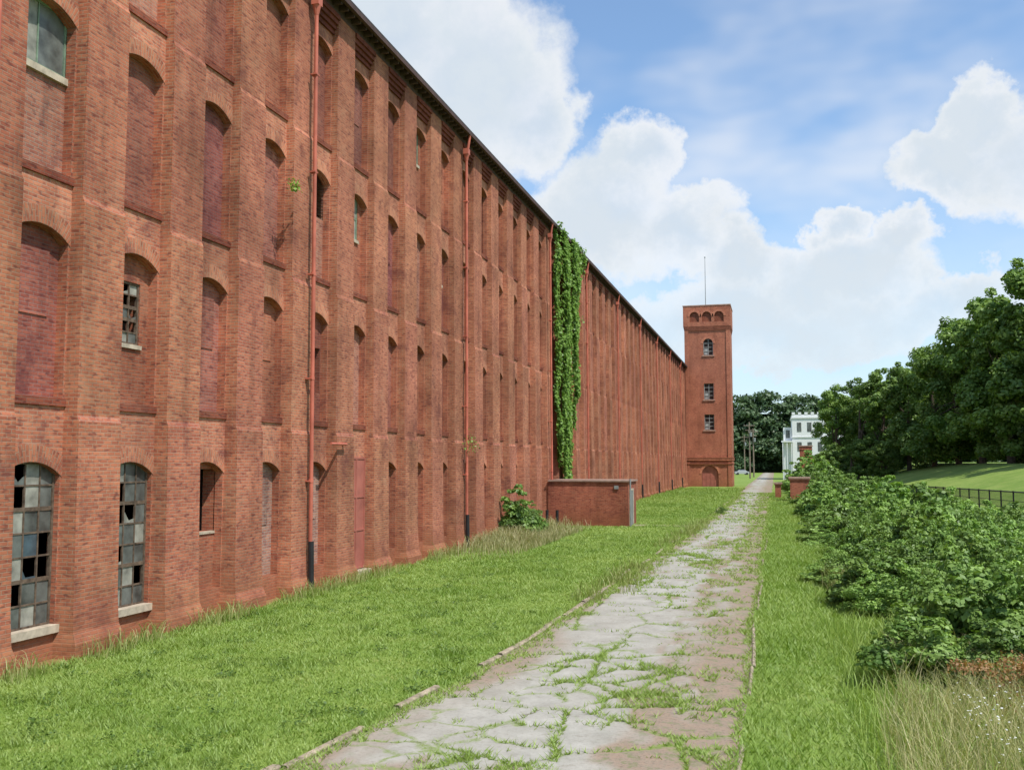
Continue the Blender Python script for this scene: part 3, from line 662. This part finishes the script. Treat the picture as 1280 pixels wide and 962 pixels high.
v=np.concatenate(V); link(bpy.data.objects.new('grass',rawmesh('grass',v,3,np.concatenate(T),M_gr)))
def tallgrass(x,y,h,w,lean,mat,name,tm=.5):
    n=len(x); a=rng.uniform(0,6.283,n); l=rng.uniform(0,6.283,n)
    d=np.stack([np.cos(a),np.sin(a),a*0],1)*(w/2)[:,None]; L=np.stack([np.cos(l),np.sin(l),l*0],1)*(lean*h)[:,None]
    p0=np.stack([x,y,gz(x,y)],1); up=np.stack([h*0,h*0,h],1)
    p1=p0+up*.5+L*.18; p2=p0+up*.85+L*.55; p3=p0+up*.97+L
    q=np.empty((n,2,4,3)); q[:,0,0]=p0-d;q[:,0,1]=p0+d;q[:,0,2]=p1+d*.8;q[:,0,3]=p1-d*.8
    q[:,1,0]=p1-d*.8;q[:,1,1]=p1+d*.8;q[:,1,2]=p2+d*.5;q[:,1,3]=p2-d*.5
    tt=np.repeat(rng.normal(tm,.22,n),2)
    q2=np.empty((n,1,4,3)); q2[:,0,0]=p2-d*.5;q2[:,0,1]=p2+d*.5;q2[:,0,2]=p3+d*.1;q2[:,0,3]=p3-d*.1
    v=np.concatenate([q.reshape(-1,3),q2.reshape(-1,3)]); tt=np.concatenate([tt,tt[::2]])
    link(bpy.data.objects.new(name,rawmesh(name,v,4,tt,mat)))
n=22000; y=rng.uniform(8.5,19.5,n); x=.9+rng.random(n)**.8*6; k_=(x>.8+1.0*fbm(x*0+1,y*.6,3)+(y-12)*.09)&(fbm(x*1.3,y*1.3,8)>.36); x=x[k_];y=y[k_];n=len(x)
tallgrass(x,y,rng.uniform(.25,.85,n),rng.uniform(.006,.014,n),rng.uniform(.2,.8,n),M_dry,'tall_grass',.6)
n=12000; y=rng.uniform(8.5,24,n); x=1.0+rng.random(n)*6; tallgrass(x,y,rng.uniform(.12,.5,n),rng.uniform(.01,.02,n),rng.uniform(.3,.9,n),M_gr,'tall_grass',.5)
n=6000; y=rng.normal(46.,3.5,n); x=rng.uniform(-13.1,-10.2,n); tallgrass(x,y,rng.uniform(.3,.85,n)*np.exp(-((x+12.2)/2.2)**2),rng.uniform(.02,.035,n),rng.uniform(.2,.7,n),M_dry,'tall_grass',.65)
n=1500; y=rng.normal(31,1.2,n); x=rng.normal(1.9,.25,n); tallgrass(x,y,rng.uniform(.3,.8,n),rng.uniform(.012,.02,n),rng.uniform(.2,.6,n),M_dry,'tall_grass',.2)
n=4500; y=rng.uniform(26,62,n); x=xl(y)+rng.normal(.1,.35,n); kk=fbm(x*.5,y*.45,61)>.50; x=x[kk];y=y[kk];n=len(x)
tallgrass(x,y,rng.uniform(.12,.45,n),rng.uniform(.015,.03,n),rng.uniform(.3,.8,n),M_dry,'tall_grass',.05)
n=5000; y=rng.uniform(12,56,n); x=-13.0+rng.random(n)**2*.5; kk=fbm(x*0,y*.7,44)>.47; x=x[kk];y=y[kk];n=len(x)
tallgrass(x,y,rng.uniform(.12,.5,n),rng.uniform(.012,.025,n),rng.uniform(.2,.7,n),M_dry,'tall_grass',.2)
n=9000; cxs=rng.uniform(-12.8,-5.2,260); cys=9.5*(60/9.5)**rng.random(260); ii=rng.integers(0,260,n); P=np.stack([cxs[ii]+rng.normal(0,.10,n),cys[ii]+rng.normal(0,.12,n),.02+.07*rng.random(n)],1)
link(bpy.data.objects.new('lawn_weeds',rawmesh('lawn_weeds',leafverts(P,norm(np.array([0,0,1.])+rng.normal(size=(n,3))*.4),rng.uniform(.03,.07,n)),4,rng.random(n)*.5,M_shr)))
C=[np.array([3.4+rng.normal(0,.5),16.2+rng.normal(0,.4),rng.uniform(.15,.75)]) for _ in range(30)]
v,T=clumpleaves(C,[.2]*30,75,.055,tv=.3); link(bpy.data.objects.new('dead_fern',rawmesh('dead_fern',v,4,T,M_rust)))
M_fl=leafmat('flower_white',(.6,.6,.55),(.8,.8,.76),.2)
n=260; y=rng.uniform(11.5,15,n); x=2.2+rng.random(n)*2.2; P=np.stack([x,y,.4+.35*rng.random(n)],1)
link(bpy.data.objects.new('wildflowers',rawmesh('wildflowers',leafverts(P,norm(np.array([0,-.3,1.])+rng.normal(size=(n,3))*.2),rng.uniform(.02,.04,n),1.),4,rng.random(n),M_fl)))
for x,y,s in((2.1,19.5,.5),(4.6,18.8,.75),(5.2,19.9,.9),(3.0,21.5,.7),(2.6,18.6,.5)): bush(x,y,s)
# ---------------------------------------------------------------- fence
k=MB(); pts=[(15.6,36),(14.4,48),(13.6,60),(12.6,78),(11.1,104),(10.4,118)]
P=[]
for (a,b_) in zip(pts[:-1],pts[1:]):
    L=math.dist(a,b_); n=max(1,round(L/2.6))
    for i in range(n): P.append((a[0]+(b_[0]-a[0])*i/n,a[1]+(b_[1]-a[1])*i/n))
for i,(x,y) in enumerate(P):
    z=float(gz(x,y))+.1; k.cyl((x,y,z-.3),(x,y,z+1.22),.05,.05,6)
    if i<len(P)-1:
        x2,y2=P[i+1]; z2=float(gz(x2,y2))+.1
        for h,r in((1.16,.045),(.62,.02),(.2,.025)): k.cyl((x,y,z+h),(x2,y2,z2+h),r,r,5)
        for j in range(1,16):
            f=j/16; k.cyl((x+(x2-x)*f,y+(y2-y)*f,z+(z2-z)*f+.2),(x+(x2-x)*f,y+(y2-y)*f,z+(z2-z)*f+1.14),.011,.011,3)
k.build('metal_fence',[M_blk])
def pier(x,y,w_,h_,d_):
    e=empty('brick_gate_pier'); k=MB(); k.box(x,x+w_,y,y+d_,-.2,h_,(.9,.85,.85)); k.box(x-.08,x+w_+.08,y-.08,y+d_+.08,h_*.93,h_*.93+.16,(1.1,1.1,1.1)); k.build('shaft',[M_tw],e)
    k=MB(); k.box(x-.14,x+w_+.14,y-.14,y+d_+.14,h_+.002,h_+.16); k.build('cap',[simple('pier_cap',(.36,.24,.18),.9)],e)
pier(1.3,95,1.7,2.2,1.7); pier(-.1,104,.6,1.5,.6); pier(3.3,140,1.6,5.9,1.6)
# ---------------------------------------------------------------- white building
wb=empty('white_building'); k=MB(); k.box(3.6,15,215,229,0,13.9); k.box(1.8,3.598,216,228,0,11.2)
for i in range(9): k.box(3.6+i*1.3,4.25+i*1.3,214.95,215.3,13.902,14.4)
k.box(3.4,15.2,214.8,229.2,13.1,13.4); k.box(3.45,15.1,214.85,215,9.0,9.2)
for i in range(3): k.box(1.5+i*.9,1.65+i*.9,213.9,214.1,0,8)
k.box(1.3,3.6,213.8,216,8,8.3)
k.build('walls',[M_white],wb); k=MB()
for i in range(5):
    for z in(6.,10.2): k.box(4.6+i*2.1,5.5+i*2.1,214.96,215.05,z,z+2.0)
k.box(2.3,3.1,215.95,216.05,8.9,10.6)
k.build('windows',[M_pane],wb)
# ---------------------------------------------------------------- poles, wires, cars
def pole(x,y,h):
    e=empty('utility_pole'); k=MB(); k.cyl((x,y,-.3),(x,y,h),.19,.13,8); k.box(x-1.2,x+1.2,y-.16,y-.06,h-.9,h-.72); k.box(x-.9,x+.9,y-.16,y-.06,h-1.9,h-1.75)
    for q in(-1.1,-.5,.5,1.1): k.cyl((x+q,y-.11,h-.75),(x+q,y-.11,h-.5),.05,.04,6,mat=1)
    k.cyl((x+.35,y-.3,h-3.3),(x+.35,y-.3,h-2.3),.25,.25,8,mat=1); k.build('pole',[M_wood,M_steel],e)
pole(-5.6,225,12.8); pole(-5.2,245,12.); pole(-9,300,12)
k=MB()
for q in(-1.1,.5,1.1):
    pr=None
    for i in range(11):
        f=i/10; pnt=(-5.6-3.4*f+q,225+75*f,12.2-.7*f-1.3*(4*f*(1-f)))
        if pr: k.cyl(pr,pnt,.02,.02,3)
        pr=pnt
k.build('overhead_wires',[M_blk])
def car(x,y,c,rot=0.):
    e=empty('parked_car'); k=MB(); pr=[(-2.2,.3),(-2.2,.85),(-1.9,.95),(-1.45,1.0),(-.9,1.45),(.75,1.47),(1.35,1.02),(2.0,.9),(2.2,.7),(2.2,.3)]
    m_=simple('car_paint',c,.3,var=.03,spec=.5)
    for s in(-.85,.85): k.face([(a,s*(.86 if z>1.1 else 1),z) for a,z in (pr if s<0 else pr[::-1])])
    for (a,z),(b_,z2) in zip(pr,pr[1:]+pr[:1]):
        w1=.85*(.86 if z>1.1 else 1);w2=.85*(.86 if z2>1.1 else 1); k.face([(a,w1,z),(a,-w1,z),(b_,-w2,z2),(b_,w2,z2)],mat=0)
    for s in(-1,1): k.face([(a,s*.80,z) for a,z in((-1.2,1.04),(-.85,1.38),(.7,1.4),(1.1,1.04))],mat=1)
    k.face([(-1.5,.7,1.04),(-1.5,-.7,1.04),(-.98,-.68,1.42),(-.98,.68,1.42)],mat=1); k.face([(1.36,-.7,1.06),(1.36,.7,1.06),(.85,.68,1.43),(.85,-.68,1.43)],mat=1)
    for a in(-1.35,1.35):
        for s in(-.86,.66): k.cyl((a,s,.33),(a,s+.2,.33),.33,.33,12,mat=2)
    k.build('body',[m_,M_paneB,M_blk],e); e.location=(x,y,.02); e.rotation_euler=(0,0,rot)
car(-9.6,290,(.35,.36,.38),.3)
scene.view_settings.view_transform='Standard'; scene.view_settings.look='None'; scene.view_settings.exposure=0
